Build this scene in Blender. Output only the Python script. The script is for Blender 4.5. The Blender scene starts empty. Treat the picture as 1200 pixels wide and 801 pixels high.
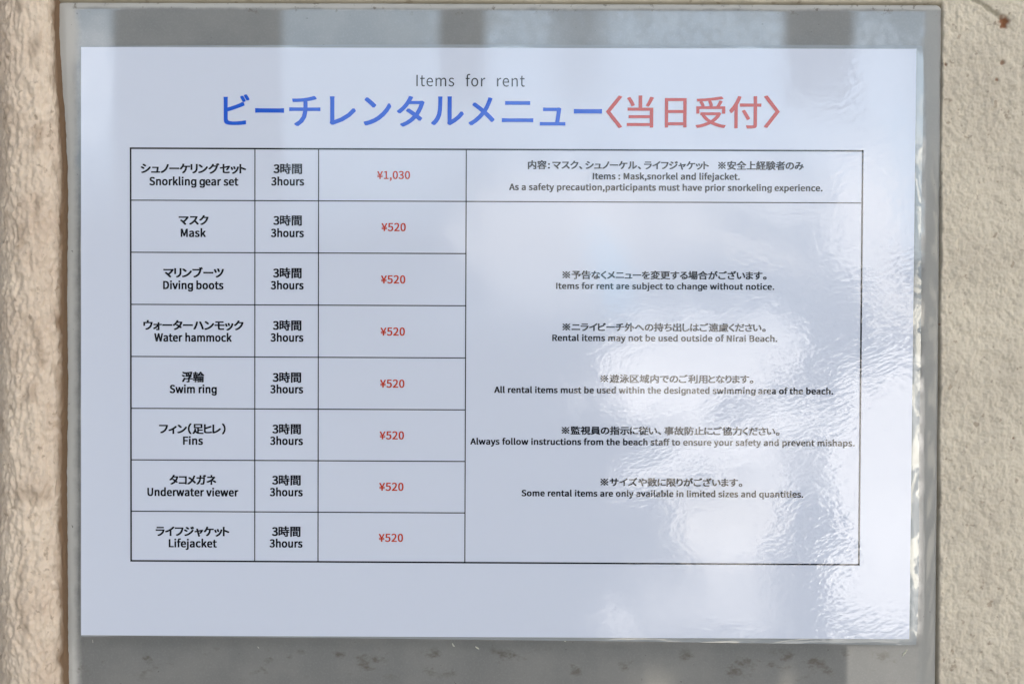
import bpy, math, os
import numpy as np
from mathutils import Matrix, Vector

sc = bpy.context.scene
COL = sc.collection
R = math.radians

# ------------------------------------------------------------------ camera
# metres; X right, Z up, the menu's paper lies in the plane y = 0, the camera looks along +Y
F = 1667.0
RB = np.array([[0.99997073, 0.00434432, -0.00629781],
               [-0.00447532, 0.99977075, -0.02093856],
               [0.00620540, 0.02096613, 0.99976093]])
CB = np.array([0.0088, 0.0113, 0.5076])          # camera in (right, up, out) of the paper
cam_d = bpy.data.cameras.new('camera')
cam_d.sensor_width = 36.0
cam_d.lens = 36.0 * F / 1200.0
cam_d.clip_start = 0.01
cam_d.clip_end = 200.0
cam = bpy.data.objects.new('camera', cam_d)
COL.objects.link(cam)
def b2w(v): return Vector((v[0], -v[2], v[1]))
ax, ay, az = (b2w(RB[i]) for i in range(3))
M = Matrix.Identity(4)
for i in range(3):
    M[i][0], M[i][1], M[i][2], M[i][3] = ax[i], ay[i], az[i], b2w(CB)[i]
cam.matrix_world = M
sc.camera = cam

# ------------------------------------------------------------------ node helper
class NT:
    def __init__(s, tree):
        s.t = tree; s.n = tree.nodes; s.l = tree.links
    def new(s, typ, **kw):
        nd = s.n.new(typ)
        for k, v in kw.items(): setattr(nd, k, v)
        return nd
    def put(s, sock, v):
        if isinstance(v, bpy.types.NodeSocket): s.l.new(v, sock)
        elif v is not None: sock.default_value = v
    def math(s, op, a, b=None, c=None, clamp=False):
        nd = s.new('ShaderNodeMath', operation=op, use_clamp=clamp)
        for i, v in enumerate((a, b, c)): s.put(nd.inputs[i], v)
        return nd.outputs[0]
    def add(s, a, b): return s.math('ADD', a, b)
    def sub(s, a, b): return s.math('SUBTRACT', a, b)
    def mul(s, a, b): return s.math('MULTIPLY', a, b)
    def div(s, a, b): return s.math('DIVIDE', a, b)
    def step(s, v, a, b):                       # smooth 0..1 from a to b
        nd = s.new('ShaderNodeMapRange', interpolation_type='SMOOTHSTEP')
        if a > b:
            s.put(nd.inputs[0], v); vals = (b, a, 1.0, 0.0)
        else:
            s.put(nd.inputs[0], v); vals = (a, b, 0.0, 1.0)
        for i, x in enumerate(vals): nd.inputs[i + 1].default_value = x
        return nd.outputs[0]
    def comb(s, x, y, z):
        nd = s.new('ShaderNodeCombineXYZ')
        for i, v in enumerate((x, y, z)): s.put(nd.inputs[i], v)
        return nd.outputs[0]
    def sep(s, v):
        nd = s.new('ShaderNodeSeparateXYZ'); s.put(nd.inputs[0], v); return nd.outputs
    def noise(s, vec, scale=1.0, detail=2.0, rough=0.5, dist=0.0):
        nd = s.new('ShaderNodeTexNoise')
        s.put(nd.inputs['Vector'], vec)
        nd.inputs['Scale'].default_value = scale
        nd.inputs['Detail'].default_value = detail
        nd.inputs['Roughness'].default_value = rough
        nd.inputs['Distortion'].default_value = dist
        return nd.outputs[0]
    def map(s, vec, scale=(1, 1, 1), rot=(0, 0, 0), loc=(0, 0, 0)):
        nd = s.new('ShaderNodeMapping')
        s.put(nd.inputs[0], vec)
        nd.inputs['Scale'].default_value = scale
        nd.inputs['Rotation'].default_value = rot
        nd.inputs['Location'].default_value = loc
        return nd.outputs[0]
    def mix(s, f, a, b, mode='MIX'):
        nd = s.new('ShaderNodeMix', data_type='RGBA', blend_type=mode)
        s.put(nd.inputs[0], f); s.put(nd.inputs[6], col(a)); s.put(nd.inputs[7], col(b))
        return nd.outputs[2]
    def bump(s, h, dist, strength=1.0, normal=None):
        nd = s.new('ShaderNodeBump')
        nd.inputs['Strength'].default_value = strength
        nd.inputs['Distance'].default_value = dist
        s.put(nd.inputs['Height'], h)
        if normal is not None: s.put(nd.inputs['Normal'], normal)
        return nd.outputs[0]

def col(c):
    if isinstance(c, (tuple, list)) and len(c) == 3: return (c[0], c[1], c[2], 1.0)
    return c

# ------------------------------------------------------------------ light: open shade, soft light from the upper right
SUN_EL, SUN_ROT = R(40), R(124)
world = bpy.data.worlds.new('World')
sc.world = world
world.use_nodes = True
w = NT(world.node_tree)
w.n.clear()
sky = w.new('ShaderNodeTexSky', sky_type='NISHITA')
sky.sun_disc = False
sky.sun_elevation = SUN_EL
sky.sun_rotation = SUN_ROT
sky.dust_density = 1.0
geo = w.new('ShaderNodeTexCoord').outputs['Generated']
dx, dy, dz = w.sep(geo)
back = w.math('MAXIMUM', w.mul(dy, -1.0), 0.02)
u = w.div(dx, back)                              # tangent of the bearing (towards the beach)
v = w.div(dz, back)                              # tangent of the height above the horizon
uv = w.comb(u, v, 0.0)
# ragged outlines for the glare patches
rag = w.sub(w.noise(w.map(uv, (26, 26, 1)), 1.0, 8.0, 0.68), 0.5)
rag2 = w.sub(w.noise(w.map(uv, (70, 70, 1), rot=(0, 0, 0.5), loc=(3.1, 1.7, 4.0)), 1.0, 6.0, 0.7), 0.5)
rag = w.add(rag, w.mul(rag2, 1.1))
j2 = w.sub(w.noise(w.map(uv, (11, 11, 1), loc=(3.1, 1.7, 4.0)), 1.0, 6.0, 0.7), 0.5)
def blob(cu, cv, ru, rv, ang=0.0, soft=0.5, ragged=1.6):
    a = w.sub(u, cu); b = w.sub(v, cv)
    ca, sa = math.cos(ang), math.sin(ang)
    p = w.div(w.add(w.mul(a, ca), w.mul(b, sa)), ru)
    q = w.div(w.add(w.mul(a, -sa), w.mul(b, ca)), rv)
    d = w.add(w.math('SQRT', w.add(w.mul(p, p), w.mul(q, q))), w.mul(rag, ragged))
    return w.step(d, 1.0 + soft, 1.0 - soft)
dark_trees = w.mix(w.noise(w.map(uv, (14, 6, 1)), 1.0, 5.0, 0.65), (2.0, 2.5, 3.0), (9.0, 10.0, 11.0))
ground_lit = (7.0, 6.5, 6.0)
near_sky = (48.0, 60.0, 72.0)
glare_white = (228.0, 215.0, 200.0)
glare_cream = (225.0, 204.0, 176.0)
# band of vegetation and buildings low over the beach
tree_line = w.step(w.add(v, w.mul(j2, 0.10)), 0.03, 0.13)
c0 = w.mix(tree_line, dark_trees, near_sky)
# uprights of the beach house across the path, dark against the sky
def bar(u0, u1, s=0.005):
    return w.mul(w.step(u, u0 - s, u0 + s), w.step(u, u1 + s, u1 - s))
posts = w.math('MAXIMUM', bar(-0.058, -0.026), w.mul(bar(0.022, 0.058, 0.014), 0.6))
posts = w.math('MAXIMUM', posts, w.mul(bar(0.183, 0.232), 1.0))
posts = w.mul(posts, w.step(v, 0.125, 0.165))
posts = w.math('MAXIMUM', posts, w.mul(bar(-0.287, -0.168), w.step(v, 0.02, 0.10)))
def px(x, y): return ((x - 600) / F - 0.0062, (400.5 - y) / F - 0.021)
patches = [  # bright patches painted into the surround as glare on the laminate: place, size, tilt, colour, cover, softness, raggedness
    (px(815, 425), 0.072, 0.036, 0.15, glare_white, 0.95, 0.06, 2.3),
    (px(775, 475), 0.048, 0.022, -0.5, glare_white, 0.6, 0.3, 1.6),
    (px(850, 522), 0.085, 0.013, 0.36, glare_white, 0.9, 0.15, 1.1),
    (px(1040, 540), 0.046, 0.072, 0.05, glare_white, 1.0, 0.07, 1.8),
    (px(1055, 680), 0.052, 0.062, 0.0, glare_white, 1.0, 0.07, 1.5),
    (px(905, 525), 0.030, 0.030, 0.4, glare_white, 0.35, 0.5, 1.6),
    (px(850, 608), 0.040, 0.026, 0.2, glare_cream, 0.8, 0.3, 2.0),
    (px(868, 690), 0.026, 0.044, 0.1, glare_white, 0.5, 0.5, 2.4),
    (px(795, 725), 0.040, 0.030, 0.0, glare_white, 0.35, 0.5, 2.4),
    (px(725, 735), 0.016, 0.014, 0.0, glare_white, 0.45, 0.5, 2.4),
    (px(900, 555), 0.022, 0.018, 0.3, glare_white, 0.5, 0.4, 2.0),
    (px(1030, 240), 0.040, 0.044, 0.5, glare_white, 0.65, 0.35, 1.3),
    (px(1000, 303), 0.024, 0.010, -0.5, glare_white, 0.8, 0.3, 1.0),
    (px(1045, 300), 0.030, 0.010, 0.6, glare_white, 0.7, 0.3, 1.2),
    (px(1050, 425), 0.020, 0.008, 0.2, glare_white, 0.9, 0.15, 0.9),
    (px(1025, 200), 0.040, 0.012, 0.5, glare_white, 0.6, 0.2, 1.1),
    (px(1010, 255), 0.034, 0.012, 0.5, glare_white, 0.7, 0.2, 1.1),
    (px(925, 235), 0.030, 0.016, -0.3, glare_white, 0.35, 0.3, 1.4),
    (px(1055, 362), 0.024, 0.012, 0.0, glare_cream, 0.8, 0.3, 1.6),
    (px(1045, 335), 0.014, 0.006, -0.6, glare_cream, 0.6, 0.3, 1.6),
    (px(645, 280), 0.060, 0.050, 0.1, glare_white, 0.42, 0.4, 1.6),
    (px(760, 258), 0.050, 0.036, -0.3, glare_white, 0.42, 0.4, 1.6),
    (px(855, 212), 0.046, 0.026, -0.3, glare_white, 0.35, 0.5, 2.0),
    (px(870, 320), 0.090, 0.050, 0.0, near_sky, 0.45, 0.6, 1.2),
    (px(880, 292), 0.060, 0.008, -0.3, glare_cream, 0.4, 0.4, 1.6),
    (px(690, 350), 0.100, 0.030, 0.0, near_sky, 0.4, 0.6, 1.2),
    (px(450, 195), 0.034, 0.022, 0.0, near_sky, 0.6, 0.5, 1.4),
    (px(790, 95), 0.150, 0.060, 0.0, (84.0, 106.0, 132.0), 0.8, 0.4, 1.5),
    (px(985, 150), 0.050, 0.040, 0.4, (120.0, 135.0, 150.0), 0.6, 0.4, 2.0),
    (px(1000, 80), 0.040, 0.024, 0.0, (110.0, 128.0, 150.0), 0.6, 0.4, 1.8),
    (px(715, 320), 0.014, 0.030, 0.3, (50.0, 100.0, 140.0), 0.6, 0.4, 1.6),
    (px(1062, 215), 0.010, 0.050, 0.1, (50.0, 90.0, 125.0), 0.6, 0.4, 1.8),
    (px(105, 80), 0.016, 0.030, 0.0, (105.0, 112.0, 120.0), 0.7, 0.4, 1.0),
    (px(108, 150), 0.012, 0.014, 0.0, (95.0, 105.0, 115.0), 0.6, 0.4, 1.4),
]
glare_mottle = w.step(w.noise(w.map(uv, (210, 120, 1), rot=(0, 0, 0.6)), 1.0, 4.0, 0.6), 0.40, 0.56)
glare_mottle = w.mul(w.add(w.mul(glare_mottle, 0.45), 0.55), w.step(v, -0.236, -0.218))
for (cu, cv), ru, rv, ang, c, amt, soft, rg in patches:
    c0 = w.mix(w.mul(w.mul(blob(cu, cv, ru, rv, ang, soft, rg), glare_mottle), amt), c0, c)
c0 = w.mix(w.mul(posts, 0.85), c0, (9.0, 9.0, 8.5))
# bright strip added just past the sheet on the left, to light the board edge
c0 = w.mix(w.mul(w.step(u, -0.311, -0.318), 1.0), c0, (80.0, 78.0, 75.0))
# farther round to the right: light and dark stripes added for glints on the rim
far_r = w.step(u, 0.335, 0.38)
st = w.step(w.noise(w.map(uv, (2.0, 42.0, 1.0)), 1.0, 3.0, 0.6), 0.47, 0.56)
c0 = w.mix(w.mul(far_r, w.step(v, 0.16, 0.08)), c0, w.mix(st, (3.0, 3.5, 3.5), (150.0, 136.0, 108.0)))
low = w.step(v, -0.24, -0.30)                    # ground in front, with bright stripes added for glints on the lower rim
lst = w.step(w.noise(w.map(uv, (16.0, 3.0, 1.0), loc=(1.3, 0, 0)), 1.0, 3.0, 0.6), 0.52, 0.62)
c0 = w.mix(low, c0, w.mix(w.mul(lst, w.step(u, 0.02, 0.10)), ground_lit, (130.0, 118.0, 96.0)))
c0 = w.mix(w.mul(bar(0.231, 0.300, 0.002), w.step(v, -0.232, -0.236)), c0, (52.0, 50.0, 46.0))
in_front = w.mul(w.mul(w.step(u, -0.44, -0.40), w.step(u, 0.75, 0.68)), w.mul(w.mul(w.step(v, 0.33, 0.24), w.step(v, -0.75, -0.68)), w.step(dy, -0.1, -0.3)))
ground_dim = (5.2, 5.0, 4.8)
sky_all = w.mix(w.step(dz, 0.0, -0.04), sky.outputs[0], ground_dim)
bg = w.new('ShaderNodeBackground')
w.put(bg.inputs[0], w.mix(in_front, sky_all, c0))
bg.inputs[1].default_value = 0.08
wo = w.new('ShaderNodeOutputWorld')
w.l.new(bg.outputs[0], wo.inputs[0])

sun_d = bpy.data.lights.new('sun', 'SUN')
sun_d.energy = 2.0
sun_d.angle = R(26)
sun_d.color = (1.0, 0.97, 0.94)
sun = bpy.data.objects.new('sun', sun_d)
COL.objects.link(sun)
sdir = Vector((math.sin(SUN_ROT) * math.cos(SUN_EL), math.cos(SUN_ROT) * math.cos(SUN_EL), math.sin(SUN_EL)))
sun.rotation_euler = sdir.to_track_quat('Z', 'Y').to_euler()
sun.location = sdir * 3

sc.view_settings.view_transform = 'Standard'
sc.view_settings.look = 'None'
sc.view_settings.gamma = 1.0
sc.view_settings.exposure = -0.83
sc.render.engine = 'CYCLES'

# ------------------------------------------------------------------ measuring: photo position -> (x, z) on the paper's plane
def pl(x, y, depth=0.0):
    d = RB.T @ np.array([(x - 600) / F, -(y - 400.5) / F, -1.0])
    k = (CB[2] - depth) / -d[2]
    return CB[0] + d[0] * k, CB[1] + d[1] * k

# ------------------------------------------------------------------ objects
def link(name, me, parent=None, mat=None):
    o = bpy.data.objects.new(name, me)
    COL.objects.link(o)
    if mat is not None: me.materials.append(mat)
    if parent is not None: o.parent = parent
    return o
def mesh(name, verts, faces, smooth=False):
    me = bpy.data.meshes.new(name)
    me.from_pydata([tuple(p) for p in verts], [], [tuple(f) for f in faces])
    if smooth: me.polygons.foreach_set('use_smooth', [True] * len(me.polygons))
    me.update()
    return me
def grid_mesh(name, P):                          # P: (n, m, 3)
    n, m, _ = P.shape
    idx = np.arange(n * m).reshape(n, m)
    f = np.stack([idx[:-1, :-1], idx[1:, :-1], idx[1:, 1:], idx[:-1, 1:]], -1).reshape(-1, 4)
    me = bpy.data.meshes.new(name)
    me.vertices.add(n * m); me.vertices.foreach_set('co', P.reshape(-1).astype(np.float32))
    me.loops.add(f.size); me.loops.foreach_set('vertex_index', f.reshape(-1).astype(np.int32))
    me.polygons.add(len(f)); me.polygons.foreach_set('loop_start', np.arange(0, f.size, 4, dtype=np.int32))
    me.polygons.foreach_set('use_smooth', np.ones(len(f), bool))
    me.update(calc_edges=True)
    return me
def tag(o, label, cat):
    o['label'] = label; o['category'] = cat

def perlin(x, y, seed):
    rng = np.random.RandomState(seed)
    perm = rng.permutation(1024)
    ang = rng.rand(1024) * 2 * np.pi
    gx, gy = np.cos(ang), np.sin(ang)
    x0 = np.floor(x).astype(int); y0 = np.floor(y).astype(int)
    fx, fy = x - x0, y - y0
    def g(ix, iy, ddx, ddy):
        h = perm[(perm[ix & 1023] + iy) & 1023]
        return gx[h] * ddx + gy[h] * ddy
    s = fx * fx * fx * (fx * (fx * 6 - 15) + 10); t = fy * fy * fy * (fy * (fy * 6 - 15) + 10)
    a = g(x0, y0, fx, fy) * (1 - s) + g(x0 + 1, y0, fx - 1, fy) * s
    b = g(x0, y0 + 1, fx, fy - 1) * (1 - s) + g(x0 + 1, y0 + 1, fx - 1, fy - 1) * s
    return a * (1 - t) + b * t
def sstep(x, a, b):
    t = np.clip((x - a) / (b - a), 0, 1); return t * t * (3 - 2 * t)

# ------------------------------------------------------------------ materials
def new_mat(name):
    m = bpy.data.materials.new(name); m.use_nodes = True
    t = NT(m.node_tree); t.n.clear()
    out = t.new('ShaderNodeOutputMaterial')
    return m, t, out
def princ(t, out, **kw):
    p = t.new('ShaderNodeBsdfPrincipled')
    for k, vv in kw.items(): t.put(p.inputs[k.replace('_', ' ')], col(vv))
    t.l.new(p.outputs[0], out.inputs[0])
    return p
def pos(t): return t.new('ShaderNodeNewGeometry').outputs['Position']

def film_wrinkle(t):
    """the laminate's fine ripples; stronger where the pouch has lifted on the right"""
    p = pos(t)
    x, y, z = t.sep(p)
    fine = t.noise(t.map(t.map(p, rot=(0, R(-62), 0)), (1.5, 1, 0.8)), 170.0, 0.6, 0.4, 0.3)
    tiny = t.noise(t.map(t.map(p, rot=(0, R(24), 0)), (0.75, 1, 1.25)), 800.0, 0.0, 0.5, 0.6)
    strk = t.noise(t.map(t.map(p, rot=(0, R(24), 0)), (0.4, 1, 1.5)), 560.0, 0.0, 0.5, 0.2)
    edge = t.step(x, 0.085, 0.125)
    wide = t.noise(t.map(p, (1, 1, 0.7)), 45.0, 2.0, 0.5)
    right = t.add(t.mul(t.step(x, -0.06, 0.04), 0.8), 0.2)
    h = t.add(t.mul(t.mul(t.sub(strk, 0.5), edge), 0.75), t.add(t.mul(t.mul(t.sub(fine, 0.5), right), 0.55), t.add(t.mul(t.mul(t.sub(tiny, 0.5), right), 0.42), t.mul(t.sub(wide, 0.5), 1.6))))
    return t.bump(h, 2.2e-5)
def print_mat(name, colour, vary=0.0):
    m, t, out = new_mat(name)
    c = colour
    if vary:
        n = t.noise(pos(t), 260.0, 3.0, 0.6)
        c = t.mix(t.mul(n, vary), colour, tuple(x * 0.86 for x in colour))
    nrm = film_wrinkle(t)
    pr = princ(t, out, Base_Color=c, Roughness=0.7)
    pr.inputs['Specular IOR Level'].default_value = 0.0
    pr.inputs['Coat Weight'].default_value = 1.0
    pr.inputs['Coat IOR'].default_value = 1.5
    pr.inputs['Coat Roughness'].default_value = 0.008
    t.l.new(nrm, pr.inputs['Coat Normal'])
    return m
paper_mat = print_mat('laminated_white_paper', (0.715, 0.768, 0.905), 0.08)
black_ink = print_mat('black_ink', (0.012, 0.013, 0.02))
grey_ink = print_mat('soft_black_ink', (0.03, 0.032, 0.042))
blue_ink = print_mat('blue_ink', (0.0, 0.10, 0.70))
red_ink = print_mat('red_ink', (0.58, 0.050, 0.022))
price_ink = print_mat('brick_red_ink', (0.55, 0.045, 0.012))

def film_mat():
    m, t, out = new_mat('clear_laminate_film')
    p = pos(t)
    n1 = t.noise(t.map(p, (1, 1, 1)), 70.0, 3.0, 0.6)
    nrm = t.bump(n1, 0.35e-4)
    fr = t.new('ShaderNodeFresnel'); fr.inputs[0].default_value = 1.8
    t.l.new(nrm, fr.inputs['Normal'])
    gl = t.new('ShaderNodeBsdfGlossy'); gl.inputs['Roughness'].default_value = 0.02
    t.l.new(nrm, gl.inputs['Normal'])
    tr = t.new('ShaderNodeBsdfTransparent'); tr.inputs[0].default_value = (0.86, 0.89, 0.90, 1)
    df = t.new('ShaderNodeBsdfDiffuse'); df.inputs[0].default_value = (0.62, 0.68, 0.74, 1)
    m0 = t.new('ShaderNodeMixShader'); m0.inputs[0].default_value = 0.38
    t.l.new(tr.outputs[0], m0.inputs[1]); t.l.new(df.outputs[0], m0.inputs[2])
    mx = t.new('ShaderNodeMixShader')
    t.l.new(fr.outputs[0], mx.inputs[0]); t.l.new(m0.outputs[0], mx.inputs[1]); t.l.new(gl.outputs[0], mx.inputs[2])
    t.l.new(mx.outputs[0], out.inputs[0])
    return m

def board_mat():
    m, t, out = new_mat('grey_plastic_board')
    p = pos(t)
    x, y, z = t.sep(p)
    n = t.noise(p, 60.0, 4.0, 0.6)
    c = t.mix(t.step(n, 0.3, 0.7), (0.185, 0.185, 0.180), (0.225, 0.222, 0.212))
    grain = t.noise(p, 1400.0, 2.0, 0.6)
    c = t.mix(t.mul(t.step(grain, 0.45, 0.75), 0.25), c, (0.30, 0.30, 0.29))
    # edges paler, with less coat
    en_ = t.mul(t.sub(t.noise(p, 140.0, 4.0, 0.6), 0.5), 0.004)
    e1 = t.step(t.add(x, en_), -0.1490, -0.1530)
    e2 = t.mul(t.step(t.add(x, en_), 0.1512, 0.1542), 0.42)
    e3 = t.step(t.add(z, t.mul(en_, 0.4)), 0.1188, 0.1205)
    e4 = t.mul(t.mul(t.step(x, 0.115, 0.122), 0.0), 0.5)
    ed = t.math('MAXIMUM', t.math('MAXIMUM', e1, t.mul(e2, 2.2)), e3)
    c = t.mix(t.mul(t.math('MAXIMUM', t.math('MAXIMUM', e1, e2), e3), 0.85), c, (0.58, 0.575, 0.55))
    # brown grime: along the lower part below the sheet and the upper edge
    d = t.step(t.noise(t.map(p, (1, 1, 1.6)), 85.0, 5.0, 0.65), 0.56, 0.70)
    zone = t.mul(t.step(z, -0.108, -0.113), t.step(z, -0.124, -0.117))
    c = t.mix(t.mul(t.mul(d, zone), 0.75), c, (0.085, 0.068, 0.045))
    d2 = t.step(t.noise(p, 240.0, 4.0, 0.7), 0.57, 0.66)
    top = t.step(z, 0.1165, 0.1195)
    c = t.mix(t.mul(t.mul(d2, top), 0.7), c, (0.10, 0.075, 0.05))
    sp = t.step(t.noise(p, 520.0, 2.0, 0.5), 0.735, 0.76)
    c = t.mix(t.mul(sp, 0.6), c, (0.05, 0.045, 0.035))
    nrm = t.bump(t.noise(p, 60.0, 1.0, 0.5), 1.0e-5)
    pr = princ(t, out, Base_Color=c, Roughness=0.45, Normal=nrm)
    pr.inputs['Specular IOR Level'].default_value = 0.3
    t.l.new(t.sub(1.0, t.mul(ed, 0.85)), pr.inputs['Coat Weight'])
    pr.inputs['Coat IOR'].default_value = 1.72
    pr.inputs['Coat Roughness'].default_value = 0.015
    return m

def stucco_mat(name, a, b, grime_shade):
    m, t, out = new_mat(name)
    p = pos(t)
    at = t.new('ShaderNodeAttribute', attribute_name='wear_shade')
    wear_shade, chip, _ = t.sep(at.outputs['Vector'])
    n = t.noise(p, 38.0, 4.0, 0.6)
    c = t.mix(t.step(n, 0.3, 0.7), a, b)
    n2 = t.noise(p, 420.0, 4.0, 0.65)
    c = t.mix(t.mul(t.step(n2, 0.50, 0.72), 0.45), c, tuple(x * 0.72 for x in b))
    spk = t.step(t.noise(p, 300.0, 2.0, 0.5), 0.64, 0.71)
    c = t.mix(t.mul(spk, 0.5), c, (0.30, 0.21, 0.14))
    c = t.mix(wear_shade, c, grime_shade)
    c = t.mix(chip, c, (0.26, 0.115, 0.06))
    nrm = t.bump(t.noise(p, 900.0, 3.0, 0.7), 1.7e-4)
    pr = princ(t, out, Base_Color=c, Roughness=0.9, Normal=nrm)
    pr.inputs['Specular IOR Level'].default_value = 0.2
    return m

# ------------------------------------------------------------------ the wall behind and to the right
YB = 0.0042                                      # board front, behind the paper's front
bxL0, bzT = pl(66.5, 3, -YB); bxL1, bzB = pl(71.5, 800, -YB)
bxR0 = pl(1103.5, 3, -YB)[0]; bxR1 = pl(1096.0, 800, -YB)[0]
def edge_r(z): return bxR0 + (bxR1 - bxR0) * (bzT - z) / (bzT - bzB)
def edge_l(z): return bxL0 + (bxL1 - bxL0) * (bzT - z) / (bzT - bzB)

def attr(me, wv, cv):
    a = me.attributes.new('wear_shade', 'FLOAT_VECTOR', 'POINT')
    d = np.stack([wv.reshape(-1), cv.reshape(-1), np.zeros(wv.size)], 1).astype(np.float32)
    a.data.foreach_set('vector', d.reshape(-1))

xs = np.concatenate([np.linspace(-1.0, -0.19, 12), np.linspace(-0.18, 0.140, 180), np.arange(0.1405, 0.196, 0.00033), np.linspace(0.198, 0.30, 50), np.linspace(0.32, 1.0, 16)])
zs = np.concatenate([np.linspace(-0.8, -0.17, 20), np.linspace(-0.16, -0.126, 30), np.arange(-0.1255, 0.1405, 0.00036), np.linspace(0.142, 0.17, 30), np.linspace(0.18, 0.8, 20)])
X, Z = np.meshgrid(xs, zs, indexing='ij')
h = (perlin(X / 0.0040, Z / 0.0046, 3) * 0.00062 + perlin(X / 0.0019, Z / 0.0022, 4) * 0.00040
     + perlin(X / 0.00085, Z / 0.0009, 5) * 0.00036 + perlin(X / 0.03, Z / 0.03, 6) * 0.0008)
front = YB - 0.0004                              # level of the render beside the board
dr = X - edge_r(Z)
wob = perlin(Z / 0.02, Z / 0.05 + 7.3, 9) * 0.0006 + perlin(Z / 0.004, X * 0 + 3.1, 10) * 0.0003
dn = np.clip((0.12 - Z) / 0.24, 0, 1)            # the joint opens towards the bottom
lip = sstep(dr - wob, -0.0002, 0.0005 + 0.0010 * dn)            # 0 behind the board, 1 on the face of the render
dt = Z - bzT
lip = np.maximum(lip, sstep(dt, -0.0003, 0.0010))
Y = front + (0.0018 + 0.0032 * dn) * (1 - lip) - h * lip
# chip with a crack running into it
cx, cz = pl(1181, 24)
cr = np.hypot(X - cx, (Z - cz) * 0.75) + perlin(X / 0.0016, Z / 0.0016, 12) * 0.0012
chip = sstep(cr, 0.0024, 0.0008)
x1_, z1_ = pl(1147, -3); x2_, z2_ = pl(1176, 17)
tt = np.clip(((X - x1_) * (x2_ - x1_) + (Z - z1_) * (z2_ - z1_)) / ((x2_ - x1_) ** 2 + (z2_ - z1_) ** 2), -6, 1)
cd = np.hypot(X - x1_ - tt * (x2_ - x1_), Z - z1_ - tt * (z2_ - z1_)) + perlin(X / 0.002, Z / 0.002, 14) * 0.0008
crack = sstep(cd, 0.0013, 0.0003)
for qx, qy, r_ in ((1179, 71, 0.0009), (1112, 73, 0.0006), (1172, 92, 0.0007), (1105, 380, 0.0004), (1192, 514, 0.0004)):
    a_, b_ = pl(qx, qy); chip = np.maximum(chip, 0.75 * sstep(np.hypot(X - a_, Z - b_) + perlin(X / 0.001, Z / 0.001, 15) * 0.0004, r_ * 1.3, r_ * 0.4))
Y = Y + (chip * 0.0008 + crack * 0.0006) * lip
wear_shade = np.clip((1 - lip) * (0.35 + 0.5 * dn) + crack * 0.6 + sstep(dt, 0.006, -0.001) * (X < edge_r(Z)) * 0.4, 0, 1)  # darker colour in the joint, the crack and just above the board
P = np.stack([X, Y, Z], -1)
me = grid_mesh('stucco_wall', P); attr(me, wear_shade, chip)
me.flip_normals()
stucco_wall = link('stucco_wall', me, None, stucco_mat('cream_stucco', (0.78, 0.70, 0.57), (0.68, 0.605, 0.495), (0.24, 0.21, 0.14)))
tag(stucco_wall, 'cream roughcast stucco wall with a rusty chip, right of the grey board', 'wall')

# ------------------------------------------------------------------ rounded plaster pier at the left
zp = np.concatenate([np.linspace(-0.8, -0.17, 14), np.arange(-0.165, 0.165, 0.00034), np.linspace(0.17, 0.8, 14)])
s_ = np.concatenate([np.linspace(0, 0.55, 12), np.linspace(0.552, 1.0, 150)])   # along the profile, left to right
prof = []
xc, yc, rx, ry = pl(30, 400, 0.006)[0], 0.008, 0.0118, 0.0150
flat0 = xc - 0.6
for q in s_:
    if q < 0.5: prof.append((flat0 + (xc - 0.0125 - flat0) * q / 0.5, yc - 0.0045, 0.0, -1.0))
    else:
        a = math.radians(160) * (1 - (q - 0.5) / 0.5) + math.radians(-22) * ((q - 0.5) / 0.5)
        ex = 0.80
        ca_, sa_ = math.cos(a), math.sin(a)
        px_ = xc + rx * math.copysign(abs(ca_) ** ex, ca_); py_ = yc - ry * math.copysign(abs(sa_) ** ex, sa_)
        nl = math.hypot(ca_ / rx, sa_ / ry)
        prof.append((px_, py_, ca_ / rx / nl, -sa_ / ry / nl))
prof = np.array(prof)
seg = np.r_[0, np.cumsum(np.hypot(np.diff(prof[:, 0]), np.diff(prof[:, 1])))]
S, Zp = np.meshgrid(seg, zp, indexing='ij')
tz = Zp + perlin(S / 0.012, Zp / 0.02, 30) * 0.006
hp = (perlin(S / 0.0036 + Zp / 0.03, tz / 0.0085, 21) * 0.0011 + perlin(S / 0.0017, tz / 0.0032, 22) * 0.0012
      + perlin(S / 0.0009, Zp / 0.0014, 23) * 0.00050 + perlin(S / 0.03, Zp / 0.06, 24) * 0.0012)
right_end = sstep(S, seg[-1] - 0.020, seg[-1] - 0.011)
hp = hp * 0.8 * (1 - 0.75 * right_end)
Xp = prof[:, 0][:, None] + prof[:, 2][:, None] * hp + perlin(Zp / 0.05, S * 0 + 1.5, 31) * 0.0007
Yp = prof[:, 1][:, None] + prof[:, 3][:, None] * hp
# at the top the plaster stands back from the board and leaves a gap
gap = sstep(Zp, 0.055, 0.115)
Xp = Xp - gap * 0.0026 * sstep(S, seg[-1] - 0.022, seg[-1] - 0.012)
Pp = np.stack([Xp, Yp, Zp], -1)
me = grid_mesh('plaster_pier', Pp)
we = sstep(Yp, -0.0034, 0.0010) * (Xp > xc) + 0.35 * sstep(perlin(S / 0.006, Zp / 0.012, 40), 0.15, 0.45)  # shade of the pier's right edge painted into the colour, plus random blotches
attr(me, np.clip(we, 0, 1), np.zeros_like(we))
me.flip_normals()
pier = link('plaster_pier', me, None, stucco_mat('rough_cream_plaster', (0.82, 0.69, 0.555), (0.70, 0.56, 0.44), (0.24, 0.155, 0.095)))
tag(pier, 'rounded rough cream plaster pier running down the left side of the board', 'pillar')

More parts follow.
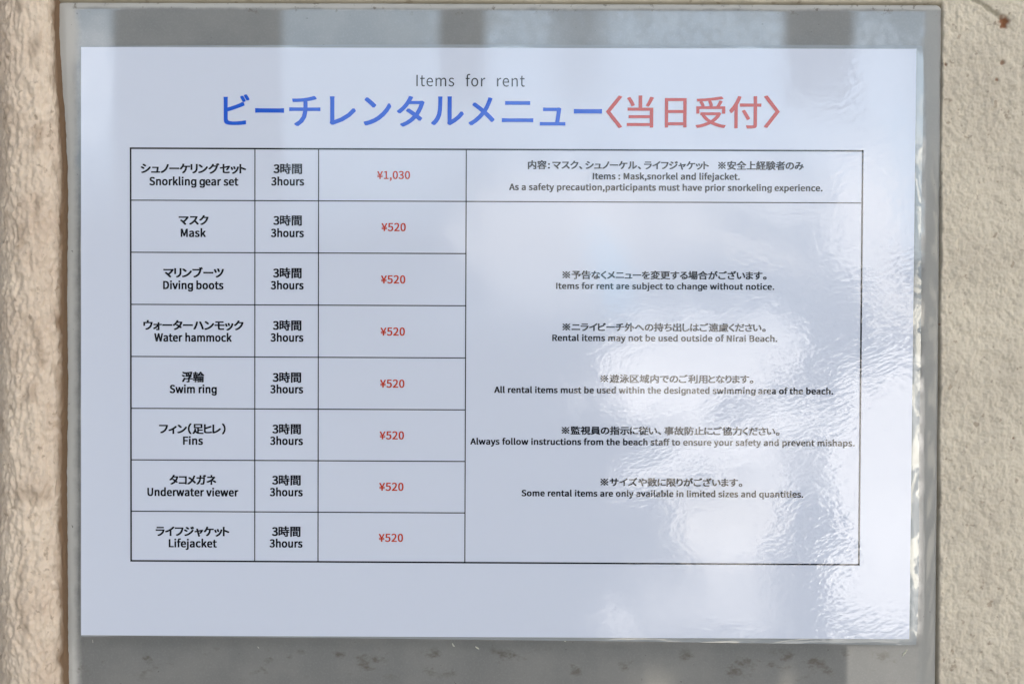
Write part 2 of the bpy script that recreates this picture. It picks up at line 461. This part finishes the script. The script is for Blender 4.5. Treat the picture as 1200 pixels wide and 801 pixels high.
# ------------------------------------------------------------------ grey backing board with rolled edges
def rounded_outline(l0, l1, r0, r1, zt, zb, r, n=6):
    """corners: TL (l0, zt) TR (r0, zt) BR (r1, zb) BL (l1, zb), clockwise"""
    out = []
    for (cx_, cz_, a0) in ((r0 - r, zt - r, 90), (r1 - r, zb + r, 0), (l1 + r, zb + r, -90), (l0 + r, zt - r, 180)):
        for k in range(n + 1):
            a = R(a0 - 90 * k / n); out.append((cx_ + r * math.cos(a), cz_ + r * math.sin(a)))
    return out
zbot = bzB - 0.030
kx = (bzT - zbot) / (bzT - bzB)
L1 = bxL0 + (bxL1 - bxL0) * kx; R1 = bxR0 + (bxR1 - bxR0) * kx
rings = []
NR = 9
roll = 0.0050
rings = [(roll * (k / NR) ** 1.3, YB + 0.0004 * (1 - k / NR) ** 2.0) for k in range(NR + 1)]
rings = [(0.0, YB + 0.0062), (0.0, YB + 0.0004)] + rings[1:]
verts, faces = [], []
for ins, yy in rings:
    for (x_, z_) in rounded_outline(bxL0 + ins, L1 + ins, bxR0 - ins, R1 - ins, bzT - ins * 0.55, zbot + ins, max(0.0022 - ins * 0.2, 0.0012)):
        verts.append((x_, yy, z_))
n_ = len(verts) // len(rings)
for k in range(len(rings) - 1):
    for i in range(n_):
        j = (i + 1) % n_
        faces.append((k * n_ + i, (k + 1) * n_ + i, (k + 1) * n_ + j, k * n_ + j))
faces.append([(len(rings) - 1) * n_ + i for i in range(n_)][::-1])
me = mesh('backing_board', verts, faces, True)
import bmesh
bm = bmesh.new(); bm.from_mesh(me); bmesh.ops.recalc_face_normals(bm, faces=bm.faces); bm.to_mesh(me); bm.free()
me.polygons.foreach_set('use_smooth', [len(p.vertices) == 4 for p in me.polygons])
board = link('backing_board', me, None, board_mat())
tag(board, 'grimy glossy grey plastic board with rolled edges behind the paper menu', 'board')

def fleck_mat():
    m, t, out = new_mat('dried_glue')
    princ(t, out, Base_Color=t.mix(t.noise(pos(t), 900.0, 2.0), (0.75, 0.74, 0.62), (0.5, 0.5, 0.45)), Roughness=0.5)
    return m
gm = fleck_mat()
def glue(pts, r):
    """a short dried string of glue lying on the board"""
    vs, fs = [], []
    m_ = 6
    p3 = [Vector((pl(a, b, -YB)[0], YB, pl(a, b, -YB)[1])) for a, b in pts]
    for i, p in enumerate(p3):
        d = (p3[min(i + 1, len(p3) - 1)] - p3[max(i - 1, 0)]).normalized()
        side = Vector((0, -1, 0)).cross(d).normalized()
        rr = r * (0.45 if i in (0, len(p3) - 1) else 0.8 + 0.35 * ((i * 7) % 3) / 2)
        for k in range(m_):
            a = math.pi * k / (m_ - 1)
            q = p + side * rr * math.cos(a) + Vector((0, -1, 0)) * rr * math.sin(a)
            vs.append(q)
        if i:
            for k in range(m_ - 1): fs.append(((i - 1) * m_ + k, (i - 1) * m_ + k + 1, i * m_ + k + 1, i * m_ + k))
    o = link('glue_residue', mesh('glue_residue', vs, fs, True), board, gm)
for pts, r in (([(1057.5, 769), (1058.5, 766), (1060, 764.5), (1062, 762), (1063, 760.5)], 0.00034),
               ([(530, 753), (531.5, 756), (533, 757)], 0.0003), ([(557, 757), (559.5, 758.5), (561.5, 760)], 0.0003),
               ([(302, 757), (303.5, 759)], 0.00022), ([(108.5, 749), (109, 752.5)], 0.0002), ([(661.5, 750.5), (663, 751)], 0.0003)):
    glue(pts, r)

# ------------------------------------------------------------------ the laminated menu
menu = bpy.data.objects.new('laminated_menu', None)
COL.objects.link(menu)
menu.location = (0, YB, -0.105)
tag(menu, 'white laminated beach rental price list in Japanese and English, on the grey board', 'menu')
bpy.context.view_layer.update()
def part(name, me, mat, parent=menu, label=None):
    me.transform(Matrix.Translation((0, -YB, 0.105)))
    o = link(name, me, parent, mat)
    if label: o['label'] = label
    return o
PC = [pl(95, 55.3), pl(1074, 57.4), pl(1065.6, 748.3), pl(95, 743.7)]   # paper corners
T_ = 0.00035
vs = [(a, 0.0, b) for a, b in PC] + [(a, T_, b) for a, b in PC]
fs = [(0, 3, 2, 1), (4, 5, 6, 7)] + [(i, (i + 1) % 4, (i + 1) % 4 + 4, i + 4) for i in range(4)]
# thin support between sheet and board: the pouch is bowed, its rim touches the board
part('paper_sheet', mesh('paper_sheet', vs, fs), paper_mat)

# clear rim of the laminate pouch, curling back to the board
inner = [(95, 55.3)] + [(95 + (1074 - 95) * k / 40, 55.3 + 2.1 * k / 40) for k in range(1, 41)] \
      + [(1074 - 8.4 * k / 40, 57.4 + 690.9 * k / 40) for k in range(1, 41)] \
      + [(1065.6 - 970.6 * k / 40, 748.3 - 4.6 * k / 40) for k in range(1, 41)] + [(95, 743.7 - 688.4 * k / 40) for k in range(1, 40)]
def outer_pt(i):
    if i <= 40:
        k = i / 40; return (95 - 0.8 + (1082.3 - 94.2) * k, 54.0 - 2.0 * min(1, k * 3) + 0.6 * k)
    if i <= 80:
        k = (i - 40) / 40; return (1082.3 - 6.6 * k + (0.6 * math.sin(k * 17)), 52.6 + 704 * k)
    if i <= 120:
        k = (i - 80) / 40; return (1075.7 - 981.5 * k, 756.6 - 12 * min(1, k ** 0.8 * 1.05) - 0.0 + (0.8 if k > .95 else 0))
    k = (i - 120) / 40; return (94.2, 744.6 - 690 * k)
vs, fs = [], []
N = len(inner)
for i in range(N):
    a, b = inner[i]; c, d = outer_pt(i)
    if i == 40: c, d = 1080.8, 53.6
    if i == 80: c, d = 1073.5, 755.0
    w_ = math.hypot(c - a, d - b) / 12
    for k in range(4):
        f = k / 3
        q = pl(a + (c - a) * f, b + (d - b) * f)
        curl = 0.00060 * min(1, w_) * (f ** 1.5) * (0.45 + 0.25 * math.sin(i * 0.55) + 0.18 * math.sin(i * 1.7 + 1))
        vs.append((q[0], 0.00012 + curl, q[1]))
for i in range(N):
    j = (i + 1) % N
    for k in range(3): fs.append((i * 4 + k, i * 4 + k + 1, j * 4 + k + 1, j * 4 + k))
me = mesh('laminate_rim', vs, fs, True)
part('laminate_rim', me, film_mat(), label='clear plastic rim of the laminate pouch, glinting on the right')

# ------------------------------------------------------------------ lettering
FONT = None
try:
    fp = os.path.join(bpy.utils.system_resource('DATAFILES'), 'fonts', 'Noto Sans CJK Regular.woff2')
    FONT = bpy.data.fonts.load(fp)               # Blender's own bundled typeface
except Exception:
    FONT = None
try: LATIN = bpy.data.fonts.load(os.path.join(os.path.dirname(fp), 'Inter.woff2'))
except Exception: LATIN = None
_cache, _pen, _adv = {}, {}, {}
def pen(face):
    if face not in _pen:
        cu = bpy.data.curves.new('lettering', 'FONT')
        f_ = LATIN if face == 'round' else FONT
        if f_: cu.font = f_
        cu.size = 1.0; cu.resolution_u = 3
        o = bpy.data.objects.new('lettering', cu); COL.objects.link(o)
        _pen[face] = o
    return _pen[face]
EM = {'main': 1.0, 'round': 1.0}                 # brings both faces to the same em
def glyph(body, face='main'):
    """outline of a character at 1 em: (verts Nx2, faces)"""
    key = (body, face)
    if key in _cache: return _cache[key]
    o = pen(face); cu = o.data
    cu.body = body
    dg = bpy.context.evaluated_depsgraph_get()
    dg.update()
    m = bpy.data.meshes.new_from_object(o.evaluated_get(dg))
    co = np.zeros(len(m.vertices) * 3); m.vertices.foreach_get('co', co)
    res = (co.reshape(-1, 3)[:, :2] * EM[face], [tuple(p.vertices) for p in m.polygons])
    bpy.data.meshes.remove(m)
    _cache[key] = res
    return res
if FONT:                                         # Blender scales a loaded face by its line height
    EM['main'] = 0.733 / np.ptp(glyph('H')[0][:, 1])
x_main = np.ptp(glyph('x')[0][:, 1]); x_round = np.ptp(glyph('x', 'round')[0][:, 1])
EM['round'] = x_main / x_round
_cache.clear()
def advance(ch):
    if ch not in _adv:
        _adv[ch] = glyph('H' + ch + 'H')[0][:, 0].max() - glyph('HH')[0][:, 0].max()
    return _adv[ch]
def latin(s, word=1.25, track=0.02):
    V, Fc, x, n = [], [], 0.0, 0
    for ch in s:
        if ch == ' ': x += advance(' ') * word + track; continue
        g, f = glyph(ch)
        if ch == 'g' and LATIN:                  # the sheet's face has a plain single-loop g
            g2, f = glyph('g', 'round')
            c_ = (g[:, 0].min() + g[:, 0].max() - g2[:, 0].min() - g2[:, 0].max()) / 2
            g = g2 + np.array([c_, 0])
        V.append(g + np.array([x, 0])); Fc += [tuple(i + n for i in q) for q in f]
        n += len(g); x += advance(ch) + track
    return np.concatenate(V), Fc
FULL = set('※〈〉')
def is_full(ch): return ch in FULL or '\u4e00' <= ch <= '\u9fff'
def layout(s, weight):
    """Japanese line with proportional kana and full-width kanji, 1 em"""
    V, Fc, x, n = [], [], 0.0, 0
    for ch in s:
        if ch in ' \u3000': x += 0.33 if ch == ' ' else 0.8; continue
        g, f = glyph(ch)
        lo, hi = g[:, 0].min(), g[:, 0].max()
        if is_full(ch): shift, adv = x + 0.5 - (lo + hi) / 2, 1.0
        elif ch in '、。': shift, adv = x + 0.06 - lo, 0.66
        elif ch == ':': shift, adv = x + 0.16 - lo, hi - lo + 0.42
        elif ch in '（）': shift, adv = x + 0.10 - lo, hi - lo + 0.20
        else: shift, adv = x + 0.055 - lo, hi - lo + 0.11
        V.append(g + np.array([shift, 0])); Fc += [tuple(i + n for i in q) for q in f]
        n += len(g); x += adv
    return np.concatenate(V), Fc
class Ink:
    """collects lines of print into one flat mesh a hair above the paper"""
    def __init__(s, lift=0.00010): s.v = []; s.f = []; s.n = 0; s.lift = lift
    def raw(s, g, f, x0, x1, ybase, em, weight=0.0):
        (ax_, az_) = pl(x0, ybase); (bx_, _) = pl(x1, ybase)
        k = em * CB[2] / F
        lo, hi = g[:, 0].min(), g[:, 0].max()
        X_ = ax_ + (g[:, 0] - lo) / (hi - lo) * (bx_ - ax_)
        dw = weight * k                          # a heavier face: the outline printed again, slightly offset
        offs = [(0, 0)] if weight <= 0 else [(-dw, dw * .6), (dw, dw * .6), (-dw, -dw * .6), (dw, -dw * .6)]
        for q_, (ox, oz) in enumerate(offs):
            s.v.append(np.stack([X_ + ox, np.full(len(g), -s.lift - q_ * 2e-6), az_ + oz + g[:, 1] * k], 1))
            s.f += [tuple(i + s.n for i in q) for q in f]; s.n += len(g)
    def jp(s, t, x0, x1, yb, em, wgt=0.012): s.raw(*layout(t, 0.0), x0, x1, yb, em, wgt)
    def en(s, t, x0, x1, yb, em, wgt=0.012, word=1.05, track=0.025): s.raw(*latin(t, word, track), x0, x1, yb, em, wgt)
    def box(s, t, x0, x1, y0, y1, wgt=0.012):      # one character filling a measured box
        g, f = glyph(t)
        lo, hi = g[:, 1].min(), g[:, 1].max()
        a = pl(x0, y1)[1]; b = pl(x0, y0)[1]
        g2 = np.stack([g[:, 0], (a + (g[:, 1] - lo) / (hi - lo) * (b - a) - pl((x0 + x1) / 2, y1)[1]) / (CB[2] / F)], 1)
        s.raw(g2, f, x0, x1, y1, 1.0, wgt)
    def seg(s, p, q, w_):
        p = np.array(p); q = np.array(q); d = (q - p) / np.linalg.norm(q - p); nrm = np.array([-d[1], d[0]]) * w_ / 2
        c = [p + nrm - d * w_ / 2, p - nrm - d * w_ / 2, q - nrm + d * w_ / 2, q + nrm + d * w_ / 2]
        s.v.append(np.array([(a, -s.lift, b) for a, b in c])); s.f.append((s.n, s.n + 1, s.n + 2, s.n + 3)); s.n += 4
    def build(s, name, mat, parent=menu, label=None):
        me = mesh(name, np.concatenate(s.v), s.f)
        # all print faces the reader
        if len(me.polygons):
            nn = np.zeros(len(me.polygons) * 3); me.polygons.foreach_get('normal', nn)
            if nn.reshape(-1, 3)[:, 1].sum() > 0: me.flip_normals()
        return part(name, me, mat, parent, label)

k = Ink(); k.en('Items for rent', 488, 615, 101.2, 18.0, 0.0, 2.9, 0.04)
k.build('heading_text', grey_ink, label='small dark heading reading Items for rent')
k = Ink()
for ch, a, b, c, d in (('ビ', 262, 292.5, 110.5, 146.5), ('ー', 299, 333, 126.8, 132.2), ('チ', 339, 375.5, 112.5, 148), ('レ', 386.5, 417, 113, 146.5),
                       ('ン', 426, 458.5, 114, 147), ('タ', 465, 497.5, 112.5, 148.5), ('ル', 505, 543.5, 113, 146.8), ('メ', 549, 579.5, 114, 147),
                       ('ニ', 588, 625, 118.5, 143.2), ('ュ', 632.5, 662.5, 126, 147.2), ('ー', 672.5, 705.5, 127.8, 133.2)):
    k.box(ch, a + .7, b - .7, c + .4, d - .4, 0.7)
k.build('title_text', blue_ink, label='large blue Japanese title')
k = Ink()
for ch, a, b, c, d in (('〈', 710, 729, 112, 150), ('当', 734.5, 766, 112, 149.5), ('日', 779, 804.5, 115, 149.5), ('受', 815, 850.5, 113, 150),
                       ('付', 854.5, 892, 112.5, 150.5), ('〉', 895, 913.5, 112, 150)):
    k.box(ch, a + .5, b - .5, c + .3, d - .3, 0.5)
k.build('bracketed_text', red_ink, label='red Japanese characters in angle brackets after the blue title')

# ruled table
g = Ink(0.00006)
OT, IT = 0.00058, 0.00036
TL, TR, BR_, BL_ = pl(153.8, 174.2), pl(1012.3, 176.4), pl(1005.2, 660), pl(153, 657.6)
ztop = (TL[1] + TR[1]) / 2; zbt = (BL_[1] + BR_[1]) / 2
xl = (TL[0] + BL_[0]) / 2; xr = (TR[0] + BR_[0]) / 2
for p, q in (((xl, ztop), (xr, ztop)), ((xr, ztop), (xr, zbt)), ((xr, zbt), (xl, zbt)), ((xl, zbt), (xl, ztop))): g.seg(p, q, OT)
xv = [(pl(a, 200)[0] + pl(b, 640)[0]) / 2 for a, b in ((299.6, 297.7), (374.4, 371.7), (547.4, 543.8))]
g.lift = 0.00007
for x_ in xv: g.seg((x_, ztop), (x_, zbt), IT)
g.lift = 0.00008
for i, yy in enumerate((235.3, 296.3, 357.3, 418.3, 479, 539.3, 599.5)):
    z_ = pl(350, yy)[1]
    g.seg((xl, z_), (xr if i == 0 else xv[2], z_), IT)
table = g.build('price_table', black_ink, label='thin black ruled table of eight rows')

items = [('シュノーケリングセット', 165.5, 288, 'Snorkling gear set', 175.5, 279), ('マスク', 210, 244, 'Mask', 212.3, 241),
         ('マリンブーツ', 192, 262, 'Diving boots', 191.7, 261.5), ('ウォーターハンモック', 168.5, 285, 'Water hammock', 181.3, 271.3),
         ('浮輪', 213.5, 239, 'Swim ring', 199.3, 253.7), ('フィン（足ヒレ）', 187, 264, 'Fins', 215, 237.5),
         ('タコメガネ', 199, 253, 'Underwater viewer', 173.2, 279), ('ライフジャケット', 183, 268.3, 'Lifejacket', 198.3, 253.7)]
JB = (202.2, 262.7, 324.2, 385.5, 446.3, 506.7, 566.5, 626.6)
EB = (216.9, 277.3, 338.4, 399.6, 460.0, 520.4, 580.4, 640.4)
PB = (209.6, 270.6, 331.8, 392.8, 453.7, 514.2, 574.3, 634.0)
for i, (a, a0, a1, b, b0, b1) in enumerate(items):
    k = Ink(); k.jp(a, a0, a1, JB[i], 13.0, 0.040); k.en(b, b0, b1, EB[i], 12.4, 0.038)
    k.build('item_name', black_ink, table, 'black item name reading ' + b)
    dx_ = -1.9 * i / 7
    k = Ink(); k.jp('3時間', 321 + dx_, 353.6 + dx_, JB[i] + 0.4, 13.0, 0.038); k.en('3hours', 318.3 + dx_, 356 + dx_, EB[i] + 0.2, 12.4, 0.038)
    k.build('rental_period', black_ink, table)
    k = Ink()
    if i == 0: k.en('¥1,030', 442.3, 480.3, PB[i], 12.2, 0.024)
    else: k.en('¥520', 447.3 - 3.2 * (i - 1) / 6, 475.3 - 3.2 * (i - 1) / 6, PB[i], 12.4, 0.024)
    k.build('price', price_ink, table, 'red price of 1,030 yen' if i == 0 else None)
notes = [[('j', '内容:マスク、シュノーケル、ライフジャケット\u3000※安全上経験者のみ', 619, 941.5, 197.2, 10.8),
          ('e', 'Items : Mask,snorkel and lifejacket.', 695, 866.5, 210.0, 10.0),
          ('e', 'As a safety precaution,participants must have prior snorkeling experience.', 597, 963.5, 222.6, 10.0)],
         [('j', '※予告なくメニューを変更する場合がございます。', 659.5, 898, 325.8, 10.4), ('e', 'Items for rent are subject to change without notice.', 652, 907, 338.2, 9.6)],
         [('j', '※ニライビーチ外への持ち出しはご遠慮ください。', 659.5, 897, 386.8, 10.4), ('e', 'Rental items may not be used outside of Nirai Beach.', 647.5, 910.5, 399.0, 9.8)],
         [('j', '※遊泳区域内でのご利用となります。', 704, 882.5, 447.3, 10.4), ('e', 'All rental items must be used within the designated swimming area of the beach.', 579.5, 976, 459.8, 9.8)],
         [('j', '※監視員の指示に従い、事故防止にご協力ください。', 658.5, 913, 507.8, 10.4), ('e', 'Always follow instructions from the beach staff to ensure your safety and prevent mishaps.', 551.5, 1001, 520.2, 9.8)],
         [('j', '※サイズや数に限りがございます。', 704, 869.5, 568.2, 10.4), ('e', 'Some rental items are only available in limited sizes and quantities.', 611.5, 941, 580.7, 9.8)]]
nl = ['about what the snorkel set includes', 'about changes without notice', 'about staying on the beach', 'about the swimming area', 'about following the beach staff', 'about limited sizes']
for ls, lb in zip(notes, nl):
    k = Ink()
    for kind, s, a, b, yb, em in ls:
        if kind == 'j': k.jp(s, a, b, yb, em, 0.036)
        else: k.en(s, a, b, yb, em * 0.97, 0.040, 1.1, 0.025)
    k.build('rental_note', black_ink, table, 'small black note ' + lb)
for o in _pen.values():
    cu = o.data; bpy.data.objects.remove(o); bpy.data.curves.remove(cu)
for f_ in (FONT, LATIN):
    if f_: bpy.data.fonts.remove(f_)
